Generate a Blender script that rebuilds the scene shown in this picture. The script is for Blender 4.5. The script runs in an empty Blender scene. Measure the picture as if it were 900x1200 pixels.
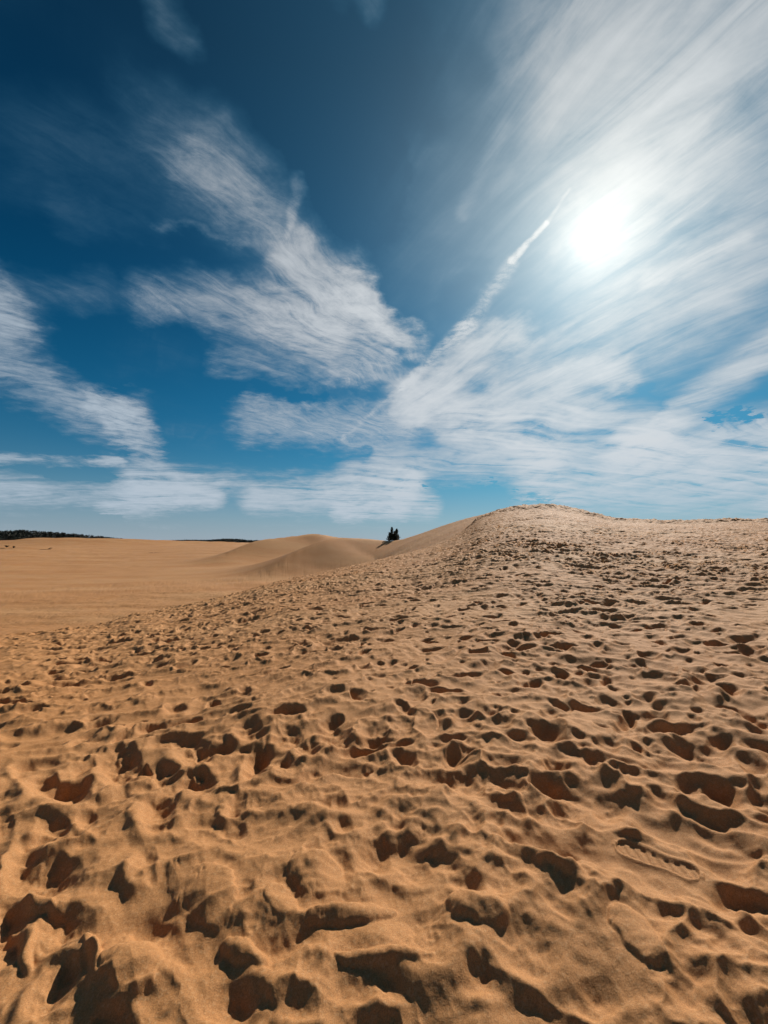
import bpy, math, random
import numpy as np

# ---------------------------------------------------------------- camera, sky, sun, exposure
scene = bpy.context.scene
EYE = 1.35                    # eye height above the sand underfoot
FPX = 520.0                   # focal length in pixels of the 900 x 1200 photograph
PITCH = math.atan(34 / FPX)
cam_data = bpy.data.cameras.new("camera")
cam_data.sensor_fit = 'VERTICAL'
cam_data.sensor_height = 24.0
cam_data.lens = 24.0 * FPX / 1200.0
cam_data.clip_start = 0.02
cam_data.clip_end = 20000.0
cam = bpy.data.objects.new("camera", cam_data)
scene.collection.objects.link(cam)
cam.location = (0.0, 0.0, EYE)
cam.rotation_euler = (math.pi / 2 + PITCH, 0.0, 0.0)
scene.camera = cam
scene.view_settings.view_transform = 'Standard'
scene.view_settings.look = 'None'
scene.view_settings.exposure = 0.06
scene.view_settings.gamma = 1.0
scene.cycles.use_denoising = True
scene.cycles.use_adaptive_sampling = True
scene.cycles.adaptive_threshold = 0.025
scene.cycles.adaptive_min_samples = 12
scene.cycles.max_bounces = 5
scene.cycles.diffuse_bounces = 2


def sight(px, py):
    """direction from the camera through a point of the 900 x 1200 photograph"""
    x, y, z = (px - 450) / FPX, 1.0, (600 - py) / FPX
    c, s = math.cos(PITCH), math.sin(PITCH)
    y, z = y * c - z * s, y * s + z * c
    n = math.sqrt(x * x + y * y + z * z)
    return (x / n, y / n, z / n)


SUN = sight(697, 280)
SUN_EL = math.asin(SUN[2])
SUN_AZ = math.atan2(SUN[0], SUN[1])       # from +Y towards +X

sun_data = bpy.data.lights.new("sun", 'SUN')
sun_data.energy = 5.0
sun_data.angle = math.radians(0.55)
sun_data.color = (1.0, 0.93, 0.82)
sun = bpy.data.objects.new("sun", sun_data)
scene.collection.objects.link(sun)
sun.location = (20, 40, 40)
sun.rotation_euler = (math.pi / 2 - SUN_EL, 0.0, math.pi - SUN_AZ)

# ---- sky: clear blue Nishita sky with procedural cirrus, placed by direction
world = bpy.data.worlds.new("World")
scene.world = world
world.use_nodes = True
nt = world.node_tree
nt.nodes.clear()


class NB:
    """tiny node builder"""
    def __init__(self, tree):
        self.t = tree

    def _set(self, sock, v):
        if isinstance(v, bpy.types.NodeSocket):
            self.t.links.new(v, sock)
        elif v is not None:
            sock.default_value = v

    def m(self, op, a, b=None, c=None, clamp=False):
        if clamp:
            return self.m('MAXIMUM', self.m('MINIMUM', self.m(op, a, b, c), 1.0), 0.0)
        n = self.t.nodes.new('ShaderNodeMath')
        n.operation = op
        self._set(n.inputs[0], a)
        self._set(n.inputs[1], b)
        self._set(n.inputs[2], c)
        return n.outputs[0]

    def v(self, op, a, b=None, s=None):
        n = self.t.nodes.new('ShaderNodeVectorMath')
        n.operation = op
        self._set(n.inputs[0], a)
        if b is not None:
            self._set(n.inputs[1], b)
        if s is not None:
            self._set(n.inputs['Scale'], s)
        return n.outputs['Value'] if op in ('DOT_PRODUCT', 'LENGTH', 'DISTANCE') else n.outputs['Vector']

    def noise(self, vec, scale, detail=4, rough=0.5, color=False, dist=0.0, lac=2.0):
        n = self.t.nodes.new('ShaderNodeTexNoise')
        self._set(n.inputs['Vector'], vec)
        self._set(n.inputs['Scale'], scale)
        self._set(n.inputs['Detail'], detail)
        self._set(n.inputs['Roughness'], rough)
        self._set(n.inputs['Distortion'], dist)
        self._set(n.inputs['Lacunarity'], lac)
        return n.outputs['Color'] if color else n.outputs['Fac']

    def sep(self, vec):
        n = self.t.nodes.new('ShaderNodeSeparateXYZ')
        self._set(n.inputs[0], vec)
        return n.outputs

    def comb(self, x, y, z=0.0):
        n = self.t.nodes.new('ShaderNodeCombineXYZ')
        for i, k in enumerate((x, y, z)):
            self._set(n.inputs[i], k)
        return n.outputs[0]

    def ramp(self, val, lo, hi, a=0.0, b=1.0, smooth=True):
        n = self.t.nodes.new('ShaderNodeMapRange')
        n.interpolation_type = 'SMOOTHSTEP' if smooth else 'LINEAR'
        self._set(n.inputs['Value'], val)
        for k, w in zip(('From Min', 'From Max', 'To Min', 'To Max'), (lo, hi, a, b)):
            self._set(n.inputs[k], w)
        return n.outputs['Result']

    def mix(self, f, a, b, mode='MIX'):
        n = self.t.nodes.new('ShaderNodeMix')
        n.data_type = 'RGBA'
        n.blend_type = mode
        n.clamp_factor = True
        self._set(n.inputs[0], f)
        for s, w in ((n.inputs[6], a), (n.inputs[7], b)):
            self._set(s, (*w, 1.0) if isinstance(w, tuple) and len(w) == 3 else w)
        return n.outputs[2]


N = NB(nt)
tc = nt.nodes.new('ShaderNodeTexCoord')
D = N.v('NORMALIZE', tc.outputs['Generated'])
dx, dy, dz = N.sep(D)
zup = N.m('MAXIMUM', dz, 0.0)
# cloud sheet coordinates (flattened towards the horizon by the earth's curve)
qk = N.m('DIVIDE', 1.0, N.m('ADD', zup, 0.12))
Q = N.comb(N.m('MULTIPLY', dx, qk), N.m('MULTIPLY', dy, qk), 0.0)
Qw = N.v('ADD', Q, N.v('SCALE', N.v('SUBTRACT', N.noise(Q, 1.6, 3, 0.5, True), (0.5, 0.5, 0.5)), s=0.42))



def fibres(angle_deg, along, across, seed, detail=8, rough=0.6, warp=Qw, dist=0.0):
    """streaky noise on the cloud sheet, the streaks running at angle_deg"""
    mp = nt.nodes.new('ShaderNodeMapping')
    mp.vector_type = 'TEXTURE'
    nt.links.new(warp, mp.inputs['Vector'])
    mp.inputs['Rotation'].default_value = (0, 0, math.radians(angle_deg))
    mp.inputs['Scale'].default_value = (1.0 / along, 1.0 / across, 1.0)
    mp.inputs['Location'].default_value = (seed, seed * 0.37, 0)
    return N.noise(mp.outputs[0], 1.0, detail, rough, dist=dist)


fib_a = fibres(-127, 2.6, 17.0, 3.1, rough=0.68, dist=0.5)      # the big feather left of the middle
fib_a2 = fibres(-165, 4.0, 17.0, 8.1, rough=0.66, dist=0.7)     # its cross fibres
fib_b = fibres(-60, 2.6, 11.0, 11.7, warp=Q, dist=0.7)      # right half, running up to the right
fib_c = fibres(10, 0.6, 6.5, 27.3, dist=0.5)       # bands low over the horizon
soft = N.noise(Qw, 3.2, 7, 0.6)
fine = N.noise(Qw, 24.0, 7, 0.7)
lowf = N.noise(Qw, 1.4, 3, 0.5)

# direction used for the cloud outlines: frayed by two scales of noise
n1 = N.v('SUBTRACT', N.noise(D, 5.0, 3, 0.55, True), (0.5, 0.5, 0.5))
n2 = N.v('SUBTRACT', N.noise(Q, 9.0, 4, 0.6, True), (0.5, 0.5, 0.5))
DW = N.v('ADD', D, N.v('ADD', N.v('SCALE', n1, s=0.10), N.v('SCALE', n2, s=0.07)))
DW2 = N.v('ADD', D, N.v('ADD', N.v('SCALE', n1, s=0.03), N.v('SCALE', n2, s=0.022)))


def stroke(ax, ay, bx, by, r, s, vec=None, r2=None):
    """soft brush of cloud between two sky directions; r in degrees-like px"""
    A, B = sight(ax, ay), sight(bx, by)
    mx, my = (ax + bx) / 2, (ay + by) / 2
    o1, o2 = sight(mx, my - 4), sight(mx, my + 4)
    rad = math.dist(o1, o2) / 8 * r
    ab = tuple(b - a for a, b in zip(A, B))
    l2 = max(sum(k * k for k in ab), 1e-9)
    P = N.v('SUBTRACT', vec or DW, A)
    t = N.m('MULTIPLY', N.v('DOT_PRODUCT', P, ab), 1.0 / l2, clamp=True)
    dist = N.v('LENGTH', N.v('SUBTRACT', P, N.v('SCALE', ab, s=t)))
    if r2 is not None:
        rr = N.m('MULTIPLY_ADD', t, rad * (r2 / r - 1.0), rad)
        x = N.m('DIVIDE', dist, rr)
    else:
        x = N.m('MULTIPLY', dist, 1.0 / rad)
    w = N.m('SUBTRACT', 1.0, N.m('MULTIPLY', x, x), clamp=True)
    return N.m('MULTIPLY', N.m('MULTIPLY', w, w), s)


def total(items, base=None):
    acc = base
    for it in items:
        o = stroke(*it)
        acc = o if acc is None else N.m('ADD', acc, o)
    return N.m('MAXIMUM', acc, 0.0)


mask_a = total([
    (190, 140, 300, 250, 70, .22), (260, 215, 400, 350, 85, .42),
    (190, 355, 380, 385, 52, .75), (350, 300, 470, 395, 50, .95), (420, 350, 497, 402, 30, .8),
    (330, 370, 430, 410, 60, .65), (260, 425, 470, 440, 30, .50), (300, 490, 470, 500, 44, .75),
    (40, 175, 250, 190, 90, .15), (185, -10, 225, 30, 45, .25), (385, -30, 430, 5, 45, .25),
    (-50, 320, 10, 370, 58, 1.30), (-40, 410, 130, 490, 50, .80), (120, 480, 170, 530, 26, .85),
    (20, 330, 120, 340, 40, .25),
    (336, 275, 352, 205, 7, .35, DW2, 17), (190, 255, 285, 292, 12, .22), (60, 240, 200, 262, 30, .10),
    (480, 320, 490, 360, 50, -.7), (250, 462, 380, 464, 14, -.35), (330, 130, 420, 260, 50, -.6), (100, 440, 230, 400, 40, -.2),
])
mask_c = total([
    (-30, 540, 140, 540, 9, .9, DW2), (-60, 574, 250, 580, 24, 1.2, DW2, 24), (160, 565, 480, 570, 30, 1.5, DW2), (300, 585, 500, 590, 24, 1.0, DW2),
    (130, 592, 470, 600, 17, .9, DW2),
    (420, 545, 640, 540, 34, .8, DW2), (640, 565, 960, 555, 60, 1.0, DW2), (540, 500, 760, 505, 46, .9, DW2),
    (740, 530, 960, 505, 50, .9, DW2), (400, 600, 960, 592, 20, 1.1, DW2),
    (480, 470, 620, 520, 50, .5, DW2),
    (470, 573, 580, 570, 9, -1.3), (600, 577, 650, 579, 10, -.9), (845, 489, 900, 487, 12, -1.2),
    (320, 535, 430, 530, 12, -.8, DW2), (60, 556, 160, 558, 7, -.7, DW2), (-20, 603, 140, 606, 7, -.6, DW2),
])
mask_b = total([
    (880, -80, 840, 150, 380, .80), (700, 60, 720, 200, 200, .35), (800, 350, 700, 330, 150, .22), (600, 40, 560, 340, 125, .30), (500, 210, 470, 340, 60, .12),
    (610, 440, 900, 330, 110, .30), (920, 400, 740, 520, 34, .85, DW2), (480, 470, 595, 400, 38, .85),
    (500, 470, 710, 455, 46, .65), (650, 420, 740, 400, 70, .25),
     (690, 470, 712, 440, 40, .30),
    (760, 330, 870, 285, 16, .35, DW2), (540, 250, 590, 150, 16, .15, DW2),
    (700, 462, 760, 470, 30, -.55), (560, 330, 540, 360, 36, -.3), (845, 489, 900, 487, 12, -1.0),
    (450, 572, 590, 568, 13, -.5), (400, 40, 430, 250, 80, -.4), (560, 90, 560, 90, 40, -.1),
])
DW3 = N.v('ADD', D, N.v('SCALE', n2, s=0.016))
mask_t = total([                         # the old condensation trail, spreading downwards
    (400, 515, 470, 455, 3, .25, DW3, 7), (470, 455, 548, 382, 7, .60, DW3, 15), (548, 382, 600, 308, 17, .36, DW3, 13),
    (600, 306, 640, 262, 7, .75, DW3, 5), (640, 262, 668, 222, 5, .20, DW3, 3),
])
fa = N.m('ADD', N.m('MULTIPLY', fib_a, 0.66), N.m('MULTIPLY', fib_a2, 0.34))
ra = N.ramp(N.m('ADD', N.m('MULTIPLY', fa, 0.75), N.m('MULTIPLY', fine, 0.25)), .36, .64, 0.3, 1.35, False)
rb = N.ramp(N.m('ADD', N.m('MULTIPLY', fib_b, 0.55), N.m('MULTIPLY', soft, 0.45)), .34, .66, 0.35, 1.6, False)
rc = N.ramp(N.m('ADD', N.m('MULTIPLY', fib_c, 0.5), N.m('MULTIPLY', soft, 0.5)), .38, .60, 0.15, 1.7, False)
al = N.m('ADD', N.m('MULTIPLY', mask_a, ra), N.m('ADD', N.m('MULTIPLY', mask_b, rb), N.m('MULTIPLY', mask_c, rc)))
al = N.m('ADD', al, N.m('MULTIPLY', mask_t, N.ramp(fine, .35, .62, .35, 1.4)))
# loose cirrus over the rest of the sky, and a pale veil just above the horizon
rest = N.m('MULTIPLY', N.ramp(lowf, .5, .75, 0.0, .14), N.ramp(N.m('MULTIPLY', fa, rb), .3, .9, 0.2, 1.3))
behind = N.m('MULTIPLY', N.ramp(N.m('MULTIPLY', dy, -1.0), -.1, .5), N.ramp(soft, .42, .7, 0, .55))
al = N.m('ADD', N.m('ADD', al, rest), behind)
al = N.m('ADD', al, N.m('MULTIPLY', N.m('EXPONENT', N.m('MULTIPLY', zup, -9.0)), 1.05))
low = N.m('EXPONENT', N.m('MULTIPLY', zup, -9.0))
alpha = N.m('SUBTRACT', 1.0, N.m('EXPONENT', N.m('MULTIPLY', N.m('MAXIMUM', al, 0.0), -1.25)), clamp=True)

# angle to the sun
cs = N.v('DOT_PRODUCT', D, SUN)
ang = N.m('ARCCOSINE', N.m('MINIMUM', cs, 1.0))           # radians
deg = N.m('MULTIPLY', ang, 57.29578)


def glow(width, power=1.0):
    return N.m('EXPONENT', N.m('MULTIPLY', N.m('POWER', N.m('DIVIDE', deg, width), power), -1.0))


sky = nt.nodes.new('ShaderNodeTexSky')
sky.sky_type = 'NISHITA'
sky.sun_disc = False
sky.sun_elevation = SUN_EL
sky.sun_rotation = SUN_AZ
sky.altitude = 200
sky.air_density = 1.0
sky.dust_density = 0.4
sky.ozone_density = 3.0
# deep, saturated blue of the graded photograph: darker with height
tr = nt.nodes.new('ShaderNodeValToRGB')
for pos, col in ((0.0, (0.16, 0.34, 0.55)), (0.05, (0.09, 0.38, 0.56)), (0.12, (0.012, 0.38, 0.52)), (0.28, (0.004, 0.31, 0.43)), (0.5, (0.0, 0.205, 0.30)),
                 (0.75, (0.0, 0.125, 0.185))):
    e = tr.color_ramp.elements.new(pos)
    e.color = (*col, 1)
tr.color_ramp.elements.remove(tr.color_ramp.elements[0])
tr.color_ramp.elements.remove(tr.color_ramp.elements[-1])
nt.links.new(zup, tr.inputs[0])
tint = tr.outputs[0]
clear = N.mix(1.0, sky.outputs[0], tint, 'MULTIPLY')

SKY_STRENGTH = 0.09
K = 0.93 / SKY_STRENGTH
lit = N.m('MULTIPLY', glow(12.5, 1.7), 0.40)
veil = N.v('SCALE', (0.28, 0.72, 1.0), s=N.m('MULTIPLY', glow(36.0, 2.4), 0.10 * K))
base_c = N.mix(N.ramp(deg, 15, 75, 0, 1), (0.52 * K, 0.52 * K, 0.525 * K), (0.36 * K, 0.44 * K, 0.52 * K))
thick = N.ramp(alpha, 0.2, 0.95, 0.70, 1.25, False)
base_c = N.mix(N.ramp(alpha, 0.0, 0.75, .95, 0.0), base_c, (0.055 * K, 0.27 * K, 0.46 * K))
cloud = N.v('SCALE', N.mix(low, base_c, (0.37 * K, 0.43 * K, 0.50 * K)), s=thick)
skyc = N.mix(alpha, clear, cloud)
# light scattered forward by the thin cloud around the sun
halo = N.v('SCALE', (1.0, 0.94, 0.80), s=N.m('MULTIPLY', lit, K))
disc = N.v('SCALE', (1.0, 0.94, 0.80), s=N.m('MULTIPLY', glow(3.6, 1.0), 0.62 * K))
final = N.v('ADD', N.v('ADD', skyc, halo), N.v('ADD', veil, disc))
bg = nt.nodes.new('ShaderNodeBackground')
bg.inputs['Strength'].default_value = SKY_STRENGTH
nt.links.new(final, bg.inputs['Color'])
wo = nt.nodes.new('ShaderNodeOutputWorld')
nt.links.new(bg.outputs[0], wo.inputs['Surface'])
world.cycles.sampling_method = 'MANUAL'
world.cycles.sample_map_resolution = 512

GRADE, NCOL, NSIDE = 0.0034, 1250, 150

# ---------------------------------------------------------------- sand terrain
def put(o, kind=None, label=None, cat=None, group=None):
    scene.collection.objects.link(o)
    if kind:
        o["kind"] = kind
    if label:
        o["label"] = label
    if cat:
        o["category"] = cat
    if group:
        o["group"] = group
    return o


F32 = np.float32
U32 = np.uint32


def hsh(ix, iy, seed):
    h = ix.astype(np.int64).astype(U32) * U32(374761393) + iy.astype(np.int64).astype(U32) * U32(668265263) + U32((seed * 2246822519 + 12345) & 0xffffffff)
    h ^= h >> U32(13)
    h *= U32(1274126177)
    h ^= h >> U32(16)
    h *= U32(2246822519)
    h ^= h >> U32(15)
    return h


def h01(h, k):
    """several random numbers from one hash"""
    g = (h ^ U32((k * 2654435761) & 0xffffffff)) * U32(2246822519)
    g ^= g >> U32(14)
    g *= U32(3266489917)
    g ^= g >> U32(16)
    return (g >> U32(8)).astype(F32) * F32(1.0 / 16777216.0)


def gnoise(x, y, seed):
    """2D gradient noise, about -1..1"""
    fx, fy = np.floor(x), np.floor(y)
    ix, iy = fx.astype(np.int32), fy.astype(np.int32)
    rx, ry = (x - fx).astype(F32), (y - fy).astype(F32)
    ux, uy = rx * rx * rx * (rx * (rx * 6 - 15) + 10), ry * ry * ry * (ry * (ry * 6 - 15) + 10)
    out = []
    for j in (0, 1):
        row = []
        for i in (0, 1):
            a = h01(hsh(ix + i, iy + j, seed), 1) * F32(6.2831853)
            row.append(np.cos(a) * (rx - i) + np.sin(a) * (ry - j))
        out.append(row[0] + ux * (row[1] - row[0]))
    return (out[0] + uy * (out[1] - out[0])) * F32(1.5)


def fbm(x, y, seed, octaves=4, gain=0.5):
    s, a = 0, 1.0
    for k in range(octaves):
        s = s + a * gnoise(x * 2.0 ** k, y * 2.0 ** k, seed + k)
        a *= gain
    return s


def sstep(a, b, x):
    t = np.clip((x - a) / (b - a), 0, 1)
    return t * t * (3 - 2 * t)


def slope_of(px, py):
    d = sight(px, py)
    return d[2] / math.hypot(d[0], d[1])


def azim(px, py):
    d = sight(px, py)
    return math.atan2(d[0], d[1])


# brow of the trodden dune flank the photographer stands on: (px, py, depth in metres)
BROW = [(-900, 1000, 7), (-250, 800, 8), (0, 748, 10), (100, 735, 13), (167, 720, 16), (250, 703, 21), (320, 684, 27), (383, 670, 33),
        (444, 656, 41), (500, 642, 47), (540, 624, 53), (566, 605, 59), (600, 595, 61), (635, 591.5, 62), (665, 595, 61), (700, 603, 59), (722, 608, 57), (745, 609, 57), (800, 611, 55), (860, 609, 54),
        (900, 609, 53), (1100, 612, 46), (1500, 640, 34), (2500, 700, 26)]
_az, _r, _s = [], [], []
for px, py, dep in BROW:
    a = azim(px, py)
    _az.append(a)
    _r.append(dep / math.cos(a))
    _s.append(slope_of(px, py))
_az = np.array([-3.2, -2.2] + _az + [2.2, 3.2])
_r = np.array([25, 12] + _r + [20, 25])
_s = np.array([0.0, -.15] + _s + [0.02, 0.0])


def interp_smooth(a, xs, ys):
    """cubic Hermite interpolation"""
    d = np.diff(ys) / np.diff(xs)
    m = np.zeros_like(ys)
    m[1:-1] = np.where(d[1:] * d[:-1] > 0, 2 * d[1:] * d[:-1] / np.where(np.abs(d[1:] + d[:-1]) < 1e-9, 1, d[1:] + d[:-1]), 0)
    k = np.clip(np.searchsorted(xs, a) - 1, 0, len(xs) - 2)
    h = xs[k + 1] - xs[k]
    t = (a - xs[k]) / h
    return ((2 * t**3 - 3 * t**2 + 1) * ys[k] + (t**3 - 2 * t**2 + t) * h * m[k]
            + (-2 * t**3 + 3 * t**2) * ys[k + 1] + (t**3 - t**2) * h * m[k + 1])


def near_dune(x, y):
    r = np.hypot(x, y)
    a = np.arctan2(x, y)
    rc = interp_smooth(a, _az, _r)
    sc = interp_smooth(a, _az, _s)
    zc = EYE + rc * sc
    # fixed tilt of the sand underfoot: rising to the right and ahead, falling away left
    s0 = 0.055 * np.sin(a) + 0.015 * np.cos(a)
    t = np.clip(r / rc, 0, 1)
    front = (t**3 - 2 * t**2 + t) * rc * s0 + (3 * t**2 - 2 * t**3) * zc + (t**3 - t**2) * rc * sc
    d = np.maximum(r - rc, 0)
    L = 4.0 + rc * 0.10
    drop = 0.55 * (d - L * (1 - np.exp(-d / L)))
    return np.where(r < rc, front, zc + sc * d * np.exp(-d / 30) - drop), r / rc


def ridge(x, y, pts, left, right, Lleft, Lright, rnd=1.5):
    """ridge with a crest line through pts=(x,y,z); falls `left`/`right` metres on its two sides"""
    best = np.full(x.shape, 1e9)
    zw = np.zeros(x.shape)
    sw = np.zeros(x.shape)
    ww = np.zeros(x.shape)
    for (x0, y0, z0), (x1, y1, z1) in zip(pts[:-1], pts[1:]):
        ex, ey = x1 - x0, y1 - y0
        l2 = ex * ex + ey * ey
        t = np.clip(((x - x0) * ex + (y - y0) * ey) / l2, 0, 1)
        ddx, ddy = x - (x0 + t * ex), y - (y0 + t * ey)
        d2 = ddx * ddx + ddy * ddy
        best = np.minimum(best, d2)
        w = math.sqrt(l2) / (d2 + 0.6) ** 2
        zw += w * (z0 + t * (z1 - z0))
        sw += w * (ex * ddy - ey * ddx) / (math.sqrt(l2) * np.sqrt(d2 + 1e-6))
        ww += w
    zc, sd = zw / ww, sw / ww
    d = np.sqrt(best + rnd * rnd) - rnd
    dl = left * (1 - np.exp(-d / Lleft))
    dr = right * (1 - np.exp(-d / Lright))
    f = 0.5 + 0.5 * np.clip(sd * 1.3, -1, 1)
    return zc - (f * dl + (1 - f) * dr)


def smax(a, b, k):
    h = np.clip(0.5 + 0.5 * (a - b) / k, 0, 1)
    return b + (a - b) * h + k * h * (1 - h)


def at(px, py, depth):
    d = sight(px, py)
    f = depth / d[1]
    return (d[0] * f, depth, EYE + d[2] * f)


def dense(pts, n=6):
    """smooth a polyline (Catmull-Rom)"""
    P = [np.array(p, float) for p in pts]
    P = [2 * P[0] - P[1]] + P + [2 * P[-1] - P[-2]]
    out = []
    for i in range(1, len(P) - 2):
        for k in range(n):
            t = k / n
            out.append(0.5 * ((2 * P[i]) + (P[i + 1] - P[i - 1]) * t + (2 * P[i - 1] - 5 * P[i] + 4 * P[i + 1] - P[i + 2]) * t * t
                              + (3 * P[i] - P[i - 1] - 3 * P[i + 1] + P[i + 2]) * t**3))
    out.append(P[-2])
    return [tuple(p) for p in out]


SPUR = dense([at(308, 676, 86), at(326, 662, 92), at(352, 645, 100), at(378, 634, 106), at(399, 630, 111), at(430, 631.5, 113), at(462, 633.5, 112), at(492, 626, 108),
              at(530, 613, 100), at(566, 603, 92), at(600, 597, 84), at(635, 596, 76)])
BACK = dense([at(262, 651, 150), at(285, 640, 160), at(305, 633, 168), at(330, 630, 176), at(350, 627.5, 182), at(372, 625.5, 186), at(392, 629, 190), at(440, 634, 195), at(520, 640, 200)])
FAR = dense([at(-500, 636, 380), at(-120, 634, 420), at(0, 633.2, 450), at(35, 630.5, 460), at(80, 630, 470), at(125, 630.8, 480), at(170, 632, 500), at(215, 633.6, 530),
             at(260, 634.6, 560), at(310, 636, 600), at(500, 636, 640), at(900, 634, 640)], 4)
FOLD = dense([at(-300, 642, 250), at(-60, 641, 265), at(20, 641, 275), at(90, 643.5, 285), at(150, 645, 295), at(205, 647.2, 300)])


def valley(x, y):
    r = np.hypot(x, y)
    z = -6.3 + 0.35 * np.sin(x * 0.045 + y * 0.02) * sstep(20, 80, r) + 0.3 * fbm(x / 45.0, y / 26.0, 91, 2)
    z = z + 0.20 * fbm(x / 15.0, y / 8.0, 93, 3) * sstep(30, 60, r)
    z = z + 2.6 * sstep(140, 420, r)
    return z


def base_height(x, y):
    n, t = near_dune(x, y)
    v = valley(x, y)
    v = smax(v, ridge(x, y, FOLD, 1.2, 3.5, 40.0, 6.0, 0.6), 0.6)
    v = smax(v, ridge(x, y, FAR, 14.0, 9.0, 60.0, 50.0, 4.0), 1.5)
    v = smax(v, ridge(x, y, BACK, 9.0, 11.0, 20.0, 26.0, 2.0), 1.0)
    s = ridge(x, y, SPUR, 9.0, 9.5, 24.0, 22.0, 1.6)
    v = smax(v, s, 0.8)
    h = smax(n, v, 0.9 + 2.8 * np.exp(-((np.arctan2(x, y) - 0.0) / 0.10) ** 2))
    own = sstep(-0.9, 0.5, n - v)            # 1 on the trodden flank
    h = h - 1.0 * sstep(700, 2500, np.hypot(x, y)) * 6
    return h, own, t


def ground_at(px, py, tmax=400.0):
    """where the line of sight through a photo point meets the large shape of the sand"""
    d = sight(px, py)
    t = np.concatenate([np.linspace(0.5, 8, 1500), np.geomspace(8, tmax, 3000)])
    X, Y, Z = d[0] * t, d[1] * t, EYE + d[2] * t
    H, _, _ = base_height(X, Y)
    k = np.argmax(H > Z)
    return float(X[k]), float(Y[k]), float(H[k])


# ---- grid of the sheet: rings growing with distance all round, finer ahead
rings = [0.0, 0.25, 0.45]
r = 0.6
while r < 75:
    rings.append(r)
    r += max(0.0045, r * GRADE)
while r < 9000:
    rings.append(r)
    r *= 1.018 if r < 700 else 1.08
rings = np.array(rings)
fwd = np.linspace(-0.86, 0.86, NCOL)
side = 0.86 + (2 * math.pi - 1.72) * np.linspace(0, 1, NSIDE + 2)[1:-1]
theta = np.concatenate([fwd, side])
NR, NT = len(rings), len(theta)
RR, TT = np.meshgrid(rings, theta, indexing='ij')
X = (RR * np.sin(TT)).ravel()
Y = (RR * np.cos(TT)).ravel()
H, OWN, TB = base_height(X, Y)
R = RR.ravel()

# ---- trodden sand
xf, yf = X.astype(F32), Y.astype(F32)
near_i = np.nonzero(R < 95)[0]
nx_, ny_ = xf[near_i], yf[near_i]
w1x = gnoise(nx_ * 5, ny_ * 5, 5) + 0.28 * gnoise(nx_ * 13, ny_ * 13, 6) + 0.09 * gnoise(nx_ * 34, ny_ * 34, 9)
w1y = gnoise(nx_ * 5, ny_ * 5, 7) + 0.28 * gnoise(nx_ * 13, ny_ * 13, 8) + 0.09 * gnoise(nx_ * 34, ny_ * 34, 10)
patch = fbm(nx_ * 0.35, ny_ * 0.35, 21, 3)          # where many or few people walked
flow = gnoise(nx_ * 0.12, ny_ * 0.12, 33)


LX, LY = math.sin(0.30), math.cos(0.30)      # the uphill side of a footprint, where the wall stays steep


def bowl(e, lee, steep=5.0, ramp=1.35):
    """0 outside, -1 at the deepest; steep on the uphill side, a ramp on the downhill side"""
    k = np.exp(np.log(ramp) + (np.log(steep) - np.log(ramp)) * (0.5 + 0.5 * lee))
    ec = np.minimum(e, 1.0)
    q = -(1 - ec ** k)
    q = q * (1 - 0.35 * ec * ec) - 0.0
    return q


def pits(cell, seed, prob, a_rng, b_rng, dep, warp, mean_ang, spread, wall=0.4, rimh=0.3):
    px_, py_ = nx_ + warp * w1x, ny_ + warp * w1y
    ci, cj = np.floor(px_ / cell).astype(np.int32), np.floor(py_ / cell).astype(np.int32)
    low = np.zeros_like(px_)
    hi = np.zeros_like(px_)
    for dj in (-1, 0, 1):
        for di in (-1, 0, 1):
            hh = hsh(ci + di, cj + dj, seed)
            cx = (ci + di + 0.1 + 0.8 * h01(hh, 1)) * F32(cell)
            cy = (cj + dj + 0.1 + 0.8 * h01(hh, 2)) * F32(cell)
            ang = F32(mean_ang) + (h01(hh, 3) - F32(0.5)) * F32(spread)
            a = F32(a_rng[0]) + h01(hh, 4) * F32(a_rng[1] - a_rng[0])
            b = F32(b_rng[0]) + h01(hh, 5) * F32(b_rng[1] - b_rng[0])
            on = h01(hh, 6) < (prob + 0.6 * patch + 0.35 * flow)
            D_ = F32(dep) * (F32(0.45) + F32(0.85) * h01(hh, 7))
            dx_, dy_ = px_ - cx, py_ - cy
            ca, sa = np.cos(ang), np.sin(ang)
            u = (dx_ * ca + dy_ * sa) / a
            v = (-dx_ * sa + dy_ * ca) / b
            skew = F32(0.8) * (h01(hh, 8) - F32(0.5))
            v = v + skew * u * u
            e = np.sqrt(u * u + v * v)
            lee = (dx_ * F32(LX) + dy_ * F32(LY)) / np.maximum(np.hypot(dx_, dy_), 1e-4)
            turn = F32(1.3) * (h01(hh, 9) - F32(0.5))
            lee = lee * np.cos(turn) + (dx_ * F32(LY) - dy_ * F32(LX)) / np.maximum(np.hypot(dx_, dy_), 1e-4) * np.sin(turn)
            q = bowl(e, lee, (0.95 + 0.95 * h01(hh, 10)) / wall) * D_ * (1 + 0.3 * u)
            low = np.minimum(low, np.where(on, q, 0))
            rim = D_ * F32(rimh) * np.exp(-((e - 1.2) / 0.35) ** 2) * (0.6 - 0.4 * lee)
            # lump of sand thrown out behind the heel
            rim = rim + D_ * F32(0.22) * np.exp(-(((u + 1.35) / 0.5) ** 2 + (v / 0.9) ** 2))
            hi = np.maximum(hi, np.where(on, rim, 0))
    return low, hi


# places left for the footprints set by hand close to the camera
fore = 1 - sstep(2.35, 3.05, R[near_i])
fore = fore * (np.abs(np.arctan2(nx_, ny_)) < 0.95)
keep = 1 - 0.88 * fore.astype(F32)
dist_amp = (1.0 + 0.5 * sstep(6, 18, R[near_i]) * (1 - sstep(28, 48, R[near_i]))).astype(F32)

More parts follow.
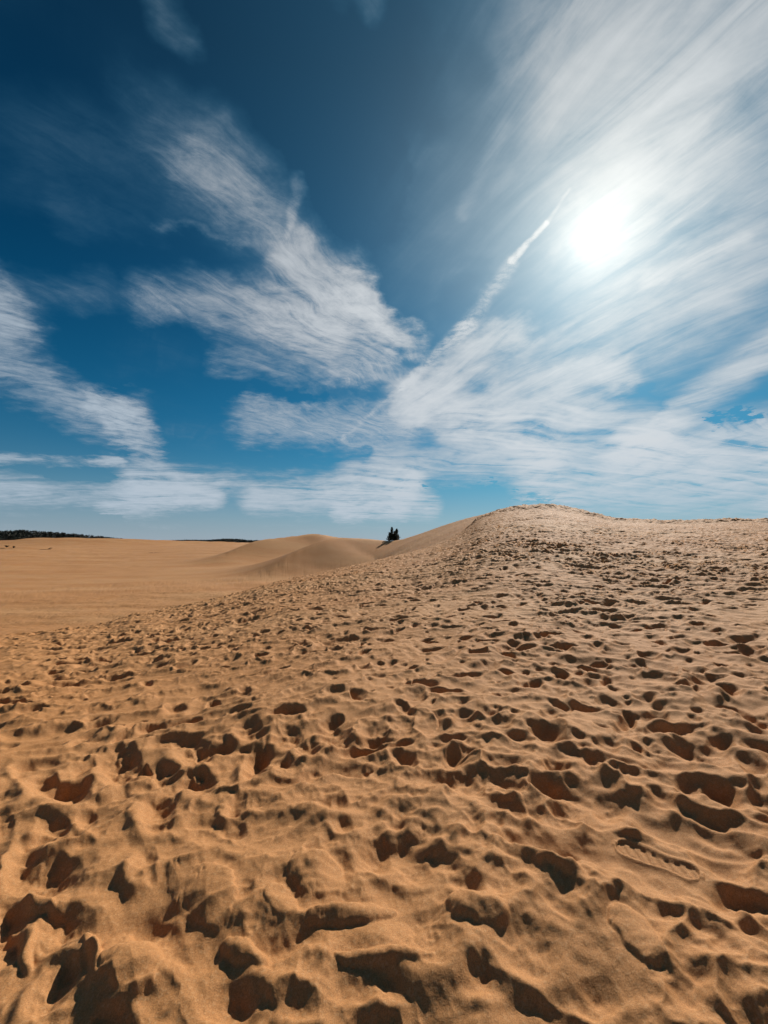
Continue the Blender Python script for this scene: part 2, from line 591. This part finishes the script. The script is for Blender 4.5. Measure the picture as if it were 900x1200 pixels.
low1, hi1 = pits(0.35, 101, 0.66, (.10, .19), (.05, .10), .050, .032, 0.9, 2.6, .45, .14)
low2, hi2 = pits(0.56, 202, 0.42, (.15, .28), (.07, .13), .058, .035, 0.5, 2.0, .55, .14)
low3, hi3 = pits(0.17, 303, 0.35, (.035, .07), (.025, .045), .022, .02, 1.5, 3.1, .5, .1)
low4, hi4 = pits(1.15, 404, 0.30, (.26, .46), (.12, .21), .085, .055, 0.25, 1.3, .8, .2)
low = np.minimum(np.minimum(low1, low2), low3) + low4 * 0.8
hi = np.maximum(np.maximum(hi1, hi2), hi3) + 0.8 * hi4
# where pits of different steps meet, the rims are cut by the later step
det = low * keep + hi * np.exp(low * 14) * keep

# wind: long low hummocks with one sharp side, and faint ripples on the untrodden patches
def folds(angle, seed, along, across):
    """long folds with a sharp crest, running at `angle` from +X"""
    ca, sa = math.cos(angle), math.sin(angle)
    p = (nx_ * ca + ny_ * sa) * along
    q = (-nx_ * sa + ny_ * ca) * across
    n = 1 - np.abs(gnoise(p + 0.25 * w1x, q + 0.30 * w1y, seed)) * 1.6
    m_ = 1 - np.abs(gnoise(p * 1.9 + 5, q * 2.1, seed + 3)) * 1.6
    return n * np.abs(n) * 0.7 + 0.35 * m_ * np.abs(m_) - 0.3


side_w = sstep(-1.2, 1.0, nx_ - 0.1 * ny_)
fold = folds(0.62, 61, 0.8, 2.3) * (1 - side_w) + folds(-0.58, 67, 0.8, 2.3) * side_w
fold_amt = 0.55 + 0.6 * sstep(-0.5, 0.6, gnoise(nx_ * 0.45, ny_ * 0.45, 97)) * (1 + 0.5 * side_w)
hum = 0.040 * fbm(nx_ * 0.9, ny_ * 0.9, 41, 2) + (0.058 + 0.016 * (1 - sstep(2.5, 5, R[near_i]))) * fold * fold_amt
det = det + hum + 0.036 * folds(-0.45, 171, 0.45, 1.05) * (1 - sstep(2.2, 4.5, R[near_i]))
sm = 0.0022 * fbm(nx_ * 14, ny_ * 14, 71, 3, 0.6)
tracks_n = 0.006 * (1 - np.abs(gnoise(nx_ * 5 + ny_ * 2.2, ny_ * 1.4 - nx_ * 0.8, 77))) ** 3
det = det + sm + tracks_n
# ruts and kicked-out steps below the summit
SUMX, SUMY, _ = ground_at(672, 652)
rg = np.exp(-(((nx_ - SUMX) / 1.7) ** 2 + ((ny_ - SUMY) / 3.2) ** 2))
det = det * (1 + 0.9 * rg)
mound = sstep(42, 52, R[near_i]) * (np.arctan2(nx_, ny_) > 0.16)
det = det + mound * 0.22 * fbm(nx_ * 0.8, ny_ * 0.8, 55, 3, .6)

own = OWN[near_i].astype(F32)
brow = 1 - sstep(1.01, 1.10, TB[near_i])
stepped = own * brow
# untouched valley sand: small dimples only
dim = np.minimum(low1 * 0.9 * sstep(-0.3, 0.1, patch), low3 * 0.6) + 0.14 * fbm(nx_ * 0.10, ny_ * 0.2, 88, 4) + 0.03 * fbm(nx_ * 1.1, ny_ * 1.1, 188, 2)
det = det * dist_amp * stepped + dim * (1 - stepped) * sstep(10, 20, R[near_i])
H0 = H.copy()
H[near_i] += det

# ---- footprints, thrown-up sand and boot marks read off the foreground one by one
# (px, py, half width px, half height px, tilt, depth m)
HOLES = [
    (141, 890, 25, 19, 0, .10), (47, 915, 19, 10, -18, .07), (85, 925, 27, 12, -14, .08), (30, 902, 15, 9, -10, .06), (185, 907, 25, 13, -14, .08),
    (234, 914, 19, 14, 5, .10), (228, 877, 25, 11, 4, .08), (300, 887, 15, 13, 20, .09), (330, 894, 15, 5, 0, .04), (292, 855, 17, 8, 0, .07),
    (337, 860, 17, 9, 10, .07), (395, 862, 19, 10, 8, .08), (442, 858, 16, 8, 0, .07), (185, 949, 22, 18, 8, .12), (60, 967, 21, 13, -8, .08),
    (102, 957, 13, 9, 0, .06), (3, 963, 12, 15, 0, .10), (95, 995, 14, 8, -20, .06), (52, 1020, 46, 20, 8, .09), (279, 947, 14, 13, 15, .08),
    (275, 976, 13, 10, -10, .06), (305, 945, 17, 8, -5, .05), (390, 941, 16, 13, 10, .08), (168, 1016, 15, 17, 20, .10), (176, 1038, 8, 7, 0, .05),
    (400, 974, 15, 8, 15, .06), (438, 999, 19, 19, 0, .12), (80, 1090, 34, 17, -8, .10), (12, 1075, 24, 32, 10, .12), (60, 1160, 20, 34, 20, .14),
    (183, 1106, 21, 27, -38, .13), (216, 1146, 15, 9, 42, .08), (285, 1062, 12, 11, 0, .08), (302, 1095, 11, 13, 0, .09), (266, 1027, 15, 8, 30, .04),
    (338, 1122, 44, 26, 22, .13), (268, 1184, 30, 20, 0, .12), (348, 1192, 24, 16, 0, .12), (470, 960, 21, 12, 12, .09), (500, 976, 16, 12, 25, .07),
    (552, 975, 16, 14, 25, .09), (583, 970, 9, 9, 0, .06), (606, 956, 12, 12, 0, .07), (662, 957, 19, 14, 8, .09), (602, 996, 22, 13, 32, .10),
    (592, 1045, 21, 20, 22, .13), (543, 1040, 13, 24, -38, .09), (487, 1025, 19, 12, 0, .06), (500, 1103, 46, 27, 4, .15), (566, 1160, 23, 17, 20, .09),
    (622, 1120, 36, 24, 15, .09), (796, 1158, 38, 30, 38, .15), (772, 1072, 37, 13, 27, .11), (822, 1096, 15, 11, 20, .06), (665, 1008, 18, 8, 18, .05),
    (715, 942, 21, 12, 10, .09), (777, 938, 17, 11, 0, .05), (806, 925, 15, 8, 0, .05), (836, 967, 26, 9, 20, .08), (862, 1048, 32, 15, 2, .09),
    (820, 877, 39, 10, 10, .10), (752, 876, 18, 8, 10, .08), (645, 893, 26, 9, 8, .09), (696, 896, 17, 8, 5, .08), (645, 922, 15, 11, 10, .08),
    (676, 933, 21, 5, 18, .04), (612, 880, 22, 8, 10, .08), (476, 890, 13, 7, 0, .06), (532, 890, 15, 10, 5, .08), (546, 908, 13, 6, 10, .05),
    (525, 921, 9, 7, 0, .05), (596, 923, 21, 6, 14, .05), (880, 1100, 26, 4, 34, .04), (890, 940, 16, 7, 15, .05), (895, 1048, 18, 8, 0, .06),
    (700, 1175, 26, 18, 25, .08), (655, 1080, 26, 6, 35, .05), (690, 1050, 22, 6, 35, .04), (440, 1165, 40, 18, -5, .08), (870, 905, 16, 7, 10, .06),
    (360, 880, 14, 6, 10, .05), (115, 925, 10, 6, -10, .05), (15, 870, 18, 7, -5, .05), (60, 862, 18, 7, -10, .06), (110, 866, 16, 6, -8, .05),
    (930, 1000, 30, 16, 20, .08), (-35, 1010, 30, 22, 0, .10), (-40, 930, 22, 12, 0, .07), (950, 1120, 34, 24, 20, .10), (130, 1235, 40, 30, 0, .12),
    (520, 1250, 50, 30, 0, .12), (690, 1260, 40, 30, 20, .12), (880, 1230, 40, 30, 10, .10),
]
LUMPS = [
    (246, 1064, 33, 37, -15, .040), (222, 1052, 24, 40, -10, .018), (372, 1036, 36, 24, 10, .040), (425, 1042, 30, 22, 10, .020), (150, 1140, 34, 44, -10, .035),
    (105, 1128, 12, 26, 5, .05), (330, 1075, 20, 20, 0, .03), (288, 1135, 34, 14, 30, .05), (262, 945, 10, 16, 10, .02), (274, 962, 16, 5, 0, .02),
    (410, 915, 44, 9, -5, .018), (495, 932, 30, 10, 10, .015), (725, 978, 26, 8, 0, .02), (560, 1085, 46, 20, 25, .05), (410, 1085, 52, 14, -8, .05),
    (40, 1062, 26, 14, 20, .05), (95, 925, 40, 5, -12, .02), (830, 1075, 50, 14, 30, .04), (745, 1115, 20, 44, -40, .05), (450, 1140, 60, 10, 0, .04),
    (880, 985, 40, 8, 20, .035), (848, 975, 40, 5, 22, .02), (600, 1010, 40, 9, 25, .03), (660, 1040, 52, 6, 28, .03), (80, 1110, 40, 8, -5, .03), (30, 1115, 12, 30, 0, .05),
]


def axes(px, py, hw, hh, tilt):
    c, s_ = math.cos(math.radians(tilt)), math.sin(math.radians(tilt))
    x0, y0, _ = ground_at(px, py, 60)
    xa, ya, _ = ground_at(px + hw * c, py + hw * s_, 60)
    xb, yb, _ = ground_at(px + hh * s_, py - hh * c, 60)
    return x0, y0, xa - x0, ya - y0, xb - x0, yb - y0


fg = near_i[(R[near_i] < 3.9)]
fx, fy = xf[fg], yf[fg]
sel = R[near_i] < 3.9
wx1, wy1 = w1x[sel], w1y[sel]
cut = np.zeros_like(fx)
up = np.zeros_like(fx)
flat = np.zeros_like(fx)
fine_rel = fbm(fx * 16, fy * 16, 141, 3, 0.6)
lump_edge = gnoise(fx * 22, fy * 22, 15)


def local(spec, warp):
    x0, y0, ax_, ay_, bx_, by_ = axes(*spec)
    rad = 2.6 * max(math.hypot(ax_, ay_), math.hypot(bx_, by_)) + 0.05
    k = np.nonzero((np.abs(fx - x0) < rad) & (np.abs(fy - y0) < rad))[0]
    ex, ey = fx[k] - x0 + warp * wx1[k], fy[k] - y0 + warp * wy1[k]
    det_ = ax_ * by_ - ay_ * bx_
    return k, (ex * by_ - ey * bx_) / det_, (ax_ * ey - ay_ * ex) / det_, ex, ey


for spec in HOLES:
    hole_w = min(spec[2], 1.3 * spec[3])
    _a = axes(*spec[:5])
    dmax = 0.62 * min(math.hypot(_a[2], _a[3]), math.hypot(_a[4], _a[5]))
    spec = spec[:5] + (min(spec[5] * 0.62, dmax * 0.54),)
    k, u, v, ex, ey = local((spec[0], spec[1] + spec[3] * 0.25, spec[2] * 1.12, spec[3] * 1.35, spec[4]), min(0.022, 0.4 * dmax))
    e = np.sqrt(u * u + v * v)
    lee = (ex * LX + ey * LY) / np.maximum(np.hypot(ex, ey), 1e-4)
    q = bowl(e, lee, 3.5 - 0.045 * min(hole_w, 34), 1.25) * spec[5]
    q = q + np.where(e < 1, 0.30 * spec[5] * (fine_rel[k]) * (1 - e), 0)
    cut[k] = np.minimum(cut[k], q)
    rim = spec[5] * (0.05 + 0.55 * np.clip(-lee, 0, 1)) * np.exp(-((e - 1.25) / 0.35) ** 2)
    rim = rim + spec[5] * 0.08 * np.exp(-((e - 1.1) / 0.6) ** 2)
    up[k] = np.maximum(up[k], rim)
for spec in LUMPS:
    k, u, v, ex, ey = local(spec[:5], 0.022)
    e = np.sqrt(u * u + v * v) + 0.10 * lump_edge[k]
    dome = np.sqrt(np.clip(1 - e * e, 0, 1))
    soft_d = np.exp(-(e / 0.9) ** 2)
    q = 0.6 * spec[5] * (0.65 * dome ** 0.7 + 0.5 * soft_d)
    # cracked terraces on the lower edge of the slabs
    crack = np.abs(gnoise(fx[k] * 13, fy[k] * 13, 19))
    q = q - 0.005 * np.exp(-(crack / 0.03) ** 2) * sstep(0.45, 0.75, e) * (e < 1.0) * sstep(0.05, -0.03, ex + 0 * ey)
    up[k] = np.maximum(up[k], q)
H[fg] += cut + up * np.exp(cut * 14)
big = 0.035 * fbm(fx * 1.5 + 0.8 * fy, fy * 2.2, 121, 2) * (1 - sstep(2.0, 3.2, R[fg]))
H[fg] += big

# dry sand slumps: round every brink a little close to the camera
G2 = H.reshape(NR, NT)
rows = int(np.searchsorted(rings, 6.0))
A_ = G2[2:rows, :NCOL].copy()
for _p in range(1):
    B_ = A_.copy()
    B_[:, 1:-1] = 0.25 * A_[:, :-2] + 0.5 * A_[:, 1:-1] + 0.25 * A_[:, 2:]
    C_ = B_.copy()
    C_[1:-1] = 0.25 * B_[:-2] + 0.5 * B_[1:-1] + 0.25 * B_[2:]
    A_ = C_
wgt = (1 - sstep(3.5, 5.8, rings[2:rows]))[:, None]
wgt = wgt * (1 - sstep(0.80, 0.855, np.abs(fwd)))[None, :]
G2[2:rows, :NCOL] = G2[2:rows, :NCOL] * (1 - wgt) + A_ * wgt
H = G2.ravel()
# crumbs and small slides where the sand stands steep
gr = np.gradient(G2[2:rows, :NCOL], axis=0) / np.gradient(rings[2:rows])[:, None]
steepness = sstep(0.25, 0.9, np.abs(gr)) * wgt
cx_ = RR[2:rows, :NCOL] * np.sin(TT[2:rows, :NCOL])
cy_ = RR[2:rows, :NCOL] * np.cos(TT[2:rows, :NCOL])
G2[2:rows, :NCOL] += steepness * 0.0014 * fbm((cx_ * 38).astype(F32), (cy_ * 38).astype(F32), 301, 2, 0.6)

# the boot mark with its tread, right of the middle
bx0, by0, _ = ground_at(722, 990, 60)
bx1, by1, _ = ground_at(820, 1026, 60)
L_ = math.hypot(bx1 - bx0, by1 - by0)
ux_, uy_ = (bx1 - bx0) / L_, (by1 - by0) / L_
for (ox, oy, f) in ((0.0, 0.0, 1.0), ):
    u = ((fx - bx0) * ux_ + (fy - by0) * uy_) / L_
    v = (-(fx - bx0) * uy_ + (fy - by0) * ux_) / L_
    # firm, untrodden sand around the print
    pad = np.exp(-(np.maximum(np.abs(u - 0.5) - 0.5, 0) / 0.22) ** 2) * np.exp(-(np.maximum(np.abs(v) - 0.16, 0) / 0.14) ** 2)
    dd = H[fg] - H0[fg]
    mean_ = float((dd * pad).sum() / pad.sum())
    H[fg] -= pad * 0.93 * (dd - mean_)
    halfw = 0.150 - 0.035 * np.exp(-((u - 0.62) / 0.16) ** 2)
    endr = np.clip(1 - (np.maximum(np.abs(u - 0.5) - 0.36, 0) / 0.14) ** 2, 0, 1) ** 0.5
    inside = sstep(0.0, 0.03, halfw * endr - np.abs(v + 0.02 * np.sin(u * 3))) * (u > 0) * (u < 1)
    tread = 0.5 + 0.5 * np.sign(np.sin(u * 46 + 2.2 * np.sin(v * 16)))
    edge = np.exp(-((halfw * endr - np.abs(v) - 0.025) / 0.012) ** 2)
    H[fg] += inside * (-0.0075 + 0.003 * tread * (1 - edge)) + 0.006 * np.exp(-((halfw * endr - np.abs(v) + 0.03) / 0.03) ** 2) * (u > -0.05) * (u < 1.05)


# ---- build the sheet
verts = np.empty((NR * NT, 3), dtype=F32)
verts[:, 0], verts[:, 1], verts[:, 2] = X, Y, H
idx = np.arange(NR * NT, dtype=np.int32).reshape(NR, NT)
a0 = idx[:-1, :]
a1 = np.roll(idx, -1, axis=1)[:-1, :]
b1 = np.roll(idx, -1, axis=1)[1:, :]
b0 = idx[1:, :]
quads = np.stack([a0, b0, b1, a1], axis=-1).reshape(-1, 4)
ground_mesh = bpy.data.meshes.new("sand_dunes")
ground_mesh.vertices.add(len(verts))
ground_mesh.vertices.foreach_set("co", verts.ravel())
ground_mesh.loops.add(quads.size)
ground_mesh.loops.foreach_set("vertex_index", quads.ravel())
ground_mesh.polygons.add(len(quads))
ground_mesh.polygons.foreach_set("loop_start", np.arange(0, quads.size, 4, dtype=np.int32))
ground_mesh.update(calc_edges=True)
ground_mesh.polygons.foreach_set("use_smooth", np.ones(len(quads), dtype=bool))
ground = bpy.data.objects.new("sand_dunes", ground_mesh)
put(ground, kind='structure')


def new_mat(name):
    m = bpy.data.materials.new(name)
    m.use_nodes = True
    m.node_tree.nodes.clear()
    out = m.node_tree.nodes.new('ShaderNodeOutputMaterial')
    b = m.node_tree.nodes.new('ShaderNodeBsdfPrincipled')
    m.node_tree.links.new(b.outputs[0], out.inputs[0])
    return m, b, NB(m.node_tree)


sand, bsdf, S = new_mat("sand")
geo = sand.node_tree.nodes.new('ShaderNodeNewGeometry')
P = geo.outputs['Position']
big_v = S.noise(P, 0.35, 3, 0.5)
mid_v = S.noise(P, 2.2, 4, 0.55)
grain = S.noise(P, 260.0, 2, 0.7)
grain2 = S.noise(P, 90.0, 3, 0.7)
c = S.mix(S.ramp(big_v, .35, .65), (0.490, 0.228, 0.084), (0.520, 0.252, 0.100))
c = S.mix(S.ramp(mid_v, .40, .72, 0, .35), c, (0.45, 0.198, 0.066))
vast = S.noise(S.v('MULTIPLY', P, (0.014, 0.05, 0.0)), 1.0, 4, 0.6)
c = S.mix(S.ramp(vast, .40, .64, 0, .55), c, (0.44, 0.195, 0.066))
c = S.mix(S.ramp(S.noise(S.v('MULTIPLY', P, (0.03, 0.11, 0.0)), 1.0, 4, 0.6), .40, .62, 0, .7), c, (0.56, 0.305, 0.135))
c = S.mix(S.ramp(S.noise(P, 55.0, 4, 0.8), .47, .66, 0, .25), c, (0.30, 0.14, 0.05))
c = S.mix(S.ramp(grain, .42, .64, 0, .55), c, (0.24, 0.115, 0.045))
c = S.mix(S.ramp(grain2, .50, .68, 0, .45), c, (0.56, 0.33, 0.16))
sand.node_tree.links.new(c, bsdf.inputs['Base Color'])
bsdf.inputs['Roughness'].default_value = 0.80
bsdf.inputs['Specular IOR Level'].default_value = 0.15
bp = sand.node_tree.nodes.new('ShaderNodeBump')
bp.inputs['Distance'].default_value = 0.003
bp.inputs['Strength'].default_value = 0.55
hh_ = S.m('ADD', S.m('MULTIPLY', grain, 0.45), S.m('ADD', S.m('MULTIPLY', grain2, 0.8), S.m('MULTIPLY', S.noise(P, 30.0, 3, 0.6), 1.3)))
sand.node_tree.links.new(hh_, bp.inputs['Height'])
sand.node_tree.links.new(bp.outputs[0], bsdf.inputs['Normal'])
ground_mesh.materials.append(sand)

print("SAND", NR, NT, NR * NT)


def base_z(x, y):
    h, _, _ = base_height(np.array([float(x)]), np.array([float(y)]))
    return float(h[0])


# ---------------------------------------------------------------- foliage
rng = random.Random(7)


def leaf_material(name, c1, c2):
    m, b, L = new_mat(name)
    g = m.node_tree.nodes.new('ShaderNodeNewGeometry')
    n = L.noise(g.outputs['Position'], 1.4, 3, 0.6)
    m.node_tree.links.new(L.mix(L.ramp(n, .35, .65), c1, c2), b.inputs['Base Color'])
    b.inputs['Roughness'].default_value = 0.7
    return m


needles = leaf_material("dark_evergreen_foliage", (0.012, 0.020, 0.008), (0.028, 0.040, 0.014))
wood_leaf = leaf_material("far_wood_foliage", (0.010, 0.014, 0.008), (0.022, 0.028, 0.012))
bark, bb, BN = new_mat("bark")
g_ = bark.node_tree.nodes.new('ShaderNodeNewGeometry')
bark.node_tree.links.new(BN.mix(BN.noise(g_.outputs['Position'], 12, 4, .6), (0.05, 0.035, 0.025), (0.11, 0.08, 0.06)), bb.inputs['Base Color'])
bb.inputs['Roughness'].default_value = 0.9


def mesh_object(name, vs, fs, mat, parent=None):
    me = bpy.data.meshes.new(name)
    me.from_pydata(vs, [], fs)
    me.materials.append(mat)
    o = bpy.data.objects.new(name, me)
    if parent is not None:
        o.parent = parent
    scene.collection.objects.link(o)
    return o


def tube(vs, fs, pts, radii, sides=7):
    base = len(vs)
    for i, (p, r_) in enumerate(zip(pts, radii)):
        for k in range(sides):
            a = 2 * math.pi * k / sides
            vs.append((p[0] + r_ * math.cos(a), p[1] + r_ * math.sin(a) * 0.95, p[2] + 0.15 * r_ * math.cos(a * 2 + i)))
    for i in range(len(pts) - 1):
        for k in range(sides):
            k2 = (k + 1) % sides
            a = base + i * sides
            fs.append((a + k, a + k2, a + sides + k2, a + sides + k))
    fs.append(tuple(base + k for k in range(sides - 1, -1, -1)))
    fs.append(tuple(base + (len(pts) - 1) * sides + k for k in range(sides)))


def leaf(vs, fs, p, size, R_):
    """one small folded leaf-sized face"""
    ax = [R_.gauss(0, 1) for _ in range(3)]
    n = math.sqrt(sum(a * a for a in ax)) + 1e-6
    ax = [a / n for a in ax]
    bx = [R_.gauss(0, 1) for _ in range(3)]
    dt = sum(a * b for a, b in zip(ax, bx))
    bx = [b - dt * a for a, b in zip(ax, bx)]
    n = math.sqrt(sum(b * b for b in bx)) + 1e-6
    bx = [b / n * 0.5 for b in bx]
    i = len(vs)
    for s1, s2 in ((-1, 0), (0, -1), (1, 0), (0, 1)):
        vs.append(tuple(p[j] + size * (s1 * ax[j] + s2 * bx[j]) for j in range(3)))
    fs.append((i, i + 1, i + 2, i + 3))


def slim_tree(name, x, y, height, width, lean, seed, label, group, gap=0.0):
    """young evergreen: leaning tapered trunk with short limbs, narrow ragged crown down to the sand"""
    R_ = random.Random(seed)
    z0 = base_z(x, y)
    e = bpy.data.objects.new(name, None)
    e.location = (x, y, z0)
    e.empty_display_size = 0.3
    put(e, label=label, cat="tree", group=group)
    n = 9
    axis = []
    for i in range(n):
        t = i / (n - 1)
        axis.append((lean * height * t * t + 0.02 * math.sin(5 * t + seed), 0.03 * math.sin(4 * t + seed), -0.15 + t * (height * 0.97 + 0.15)))
    vs, fs = [], []
    tube(vs, fs, axis, [0.075 * height / 3 * (1 - 0.85 * i / (n - 1)) + 0.004 for i in range(n)])
    lv, lf = [], []
    whorls = int(height / 0.16)
    for w in range(whorls):
        t = (w + 0.5) / whorls
        if t < 0.05:
            continue
        k = t * (n - 1)
        i0 = min(int(k), n - 2)
        f = k - i0
        c0 = [axis[i0][j] * (1 - f) + axis[i0 + 1][j] * f for j in range(3)]
        prof = (1 - t) ** 0.8 * 1.2 * (0.75 + 0.25 * math.sin(9 * t + seed)) + 0.10
        for b in range(7):
            ang = 2 * math.pi * (b + R_.random() * 0.8) / 7 + w
            ln = width * prof * R_.uniform(0.6, 1.5)
            if R_.random() < gap:
                continue
            rise = R_.uniform(0.35, 0.9) * ln
            tip = (c0[0] + ln * math.cos(ang), c0[1] + ln * math.sin(ang), c0[2] + rise)
            tube(vs, fs, [tuple(c0), tuple((c0[j] + tip[j]) / 2 for j in range(3)), tip], [0.014, 0.009, 0.004], 4)
            for q in range(16):
                s_ = R_.uniform(0.15, 1.05)
                p = [c0[j] + (tip[j] - c0[j]) * s_ + R_.gauss(0, 0.05) for j in range(3)]
                leaf(lv, lf, p, R_.uniform(0.07, 0.15), R_)
    mesh_object("trunk", vs, fs, bark, e)
    mesh_object("crown", lv, lf, needles, e)
    return e


TREES = [  # px of the stem, depth, height in photo px, half width px, lean, label, gap
    (456.6, 115.5, 9.0, 1.9, -0.02, "short bushy dark evergreen, leftmost and lowest of the clump on the dune saddle", 0.05),
    (459.2, 114.5, 14.5, 1.9, 0.00, "tallest dark evergreen with a narrow pointed top, second from left in the dune clump", 0.08),
    (462.2, 116.0, 11.5, 1.5, 0.02, "thin sparse dark evergreen with gaps showing sky, between the two tall ones of the clump", 0.35),
    (464.2, 115.0, 13.0, 1.9, 0.06, "dark evergreen leaning right with a sharp tip, at the right side of the clump", 0.08),
    (466.2, 116.5, 8.0, 1.5, 0.05, "small low dark evergreen, rightmost of the clump against the rising dune", 0.10),
]
for i, (px, dep, hp, wp, lean, lab, gap) in enumerate(TREES):
    x, y, _ = at(px, 632, dep - 1.5)
    slim_tree("evergreen_tree", x, y, (hp + 1.6) / FPX * dep, 1.75 * wp / FPX * dep, lean, 11 + i, lab, "evergreen trees clumped on the dune saddle", gap)


# ---- wooded hills far off: a rise of land, and its forest as one mass
def far_hill(name, label, pts, depth, thick, seed, ntree):
    """pts = (px, py) of the tree tops seen above the sand"""
    R_ = random.Random(seed)
    tops = [at(px, py, depth) for px, py in pts]
    hv, hf = [], []
    rows = 9
    cols = 60
    xs = [tops[0][0] + (tops[-1][0] - tops[0][0]) * i / (cols - 1) for i in range(cols)]
    tx = [t[0] for t in tops]
    tz = [t[2] for t in tops]
    tree_h = 11.0

    def top_z(x):
        return float(np.interp(x, tx, tz))
    floor_z = base_z(0, depth) - 3
    for i, x in enumerate(xs):
        edge = math.sin(math.pi * i / (cols - 1)) ** 0.25 if 0 < i < cols - 1 else 0.0
        for j in range(rows):
            s_ = j / (rows - 1)
            prof = math.sin(math.pi * s_) ** 0.8 if 0 < j < rows - 1 else 0.0
            z = floor_z + max(top_z(x) - tree_h - floor_z, 1.0) * prof * edge + (R_.uniform(-.8, .8) if prof else 0)
            hv.append((x, depth + (s_ - 0.5) * thick, z))
    for i in range(cols - 1):
        for j in range(rows - 1):
            a = i * rows + j
            hf.append((a, a + rows, a + rows + 1, a + 1))
    hill = mesh_object(name, hv, hf, wood_leaf)
    hill["kind"] = 'structure'
    fv, ff = [], []
    x0, x1 = xs[0], xs[-1]
    for k in range(ntree):
        x = R_.uniform(x0, x1)
        s_ = R_.uniform(0.12, 0.75)
        edge = math.sin(math.pi * (x - x0) / (x1 - x0)) ** 0.25
        gz = floor_z + max(top_z(x) - tree_h - floor_z, 1.0) * math.sin(math.pi * s_) ** 0.8 * edge
        hgt = tree_h * R_.uniform(0.7, 1.05) * (0.4 + 0.6 * edge)
        yy = depth + (s_ - 0.5) * thick
        tube(fv, ff, [(x, yy, gz - 1), (x, yy, gz + hgt * 0.6)], [0.3, 0.15], 5)
        for q in range(26):
            u = R_.random()
            rr = hgt * 0.36 * (1 - abs(u - 0.45) * 1.3) * R_.uniform(.3, 1)
            a = R_.uniform(0, 6.283)
            leaf(fv, ff, (x + rr * math.cos(a), yy + rr * math.sin(a), gz + hgt * (0.15 + 0.83 * u)), R_.uniform(0.9, 1.9), R_)
    f = mesh_object("forest", fv, ff, wood_leaf)
    f["kind"] = 'stuff'
    f["label"] = label
    f["category"] = "forest"


far_hill("wooded_hill", "long dark forest covering the low hill at the far left horizon",
         [(-330, 627), (-200, 621), (-90, 622), (0, 621.3), (25, 619.8), (45, 620.8), (70, 622), (100, 624.3), (128, 627.2), (150, 630), (175, 634)], 1000, 160, 3, 2600)
far_hill("wooded_hill", "small dark forest beyond the sand, just left of the pale dune ridge",
         [(185, 634), (200, 632.2), (222, 631.9), (238, 632.6), (252, 632.2), (262, 631), (278, 631.2), (290, 633), (300, 634.5), (330, 635), (345, 636)], 1150, 120, 5, 1500)


# ---- drift wood and scrub on the far sand, left
def log(name, px, py, depth, length, radius, yaw, label, fork=False):
    x, y, _ = at(px, py, depth)
    for _k in range(12):                       # settle on the sand along the sight line
        z = base_z(x, y)
    e_vs, e_fs = [], []
    n = 8
    pts, rad = [], []
    for i in range(n):
        t = i / (n - 1) - 0.5
        pts.append((t * length * math.cos(yaw), t * length * math.sin(yaw), radius * 0.7 + 0.5 * length * 0.10 * max(t, 0) + 0.05 * math.sin(9 * t)))
        rad.append(radius * (1.0 - 0.45 * (t + 0.5)) * (0.9 + 0.2 * math.sin(13 * t)))
    tube(e_vs, e_fs, pts, rad, 9)
    if fork:
        for s_, rise in ((0.2, .9), (0.34, 1.5), (0.45, 1.1)):
            p = (s_ * length * math.cos(yaw), s_ * length * math.sin(yaw), radius * 0.8)
            tube(e_vs, e_fs, [p, (p[0] + 0.8, p[1] + 0.1, p[2] + rise * .5), (p[0] + 1.6, p[1] - 0.1, p[2] + rise)], [radius * .5, radius * .35, radius * .12], 6)
    o = mesh_object(name, e_vs, e_fs, bark)
    o.location = (x, y, z)
    o["label"] = label
    o["category"] = "driftwood"
    return o


def hit(px, py, tmax=700):
    x, y, z = ground_at(px, py, tmax)
    return x, y


def scrub(px, py, w, h, seed, label, depth=None, group="low dark bushes on the far sand"):
    R_ = random.Random(seed)
    x, y = hit(px, py) if depth is None else at(px, py, depth)[:2]
    z = base_z(x, y)
    vs, fs, lv, lf = [], [], [], []
    for k in range(14):
        a = R_.uniform(0, 6.283)
        rr = R_.uniform(0.1, 1) * w
        hh2 = h * R_.uniform(.5, 1.0)
        tip = (rr * math.cos(a), rr * math.sin(a) * 0.6, hh2)
        tube(vs, fs, [(tip[0] * .2, tip[1] * .2, -0.2), (tip[0] * .6, tip[1] * .6, hh2 * .5), tip], [.05, .03, .01], 4)
        for q in range(26):
            s_ = R_.uniform(.2, 1.05)
            leaf(lv, lf, (tip[0] * s_ + R_.gauss(0, .14), tip[1] * s_ + R_.gauss(0, .14), max(0.03, hh2 * s_ + R_.gauss(0, .12))), R_.uniform(.10, .22), R_)
    e = bpy.data.objects.new("scrub_bush", None)
    e.location = (x, y, z)
    put(e, label=label, cat="bush", group=group)
    mesh_object("stems", vs, fs, bark, e)
    mesh_object("foliage", lv, lf, needles, e)


scrub(8, 641.2, 1.4, 0.9, 1, "low dark bush at the foot of the far left dune, nearest the photo's left edge")
scrub(16, 642.2, 0.9, 0.9, 2, "small dark bush just right of the one at the photo's left edge, on far sand")
bx_, by_ = hit(54, 644.5)
_d = by_
log("driftwood", 53, 644.0, _d, 5.5, 0.42, 0.15, "dark fallen trunk with raised branches lying on the far left sand", True)
bx_, by_ = hit(181, 648.3)
log("driftwood", 181, 648.3, by_, 6.0, 0.28, 0.02, "thin dark log lying flat at the end of the long fold in the far sand")
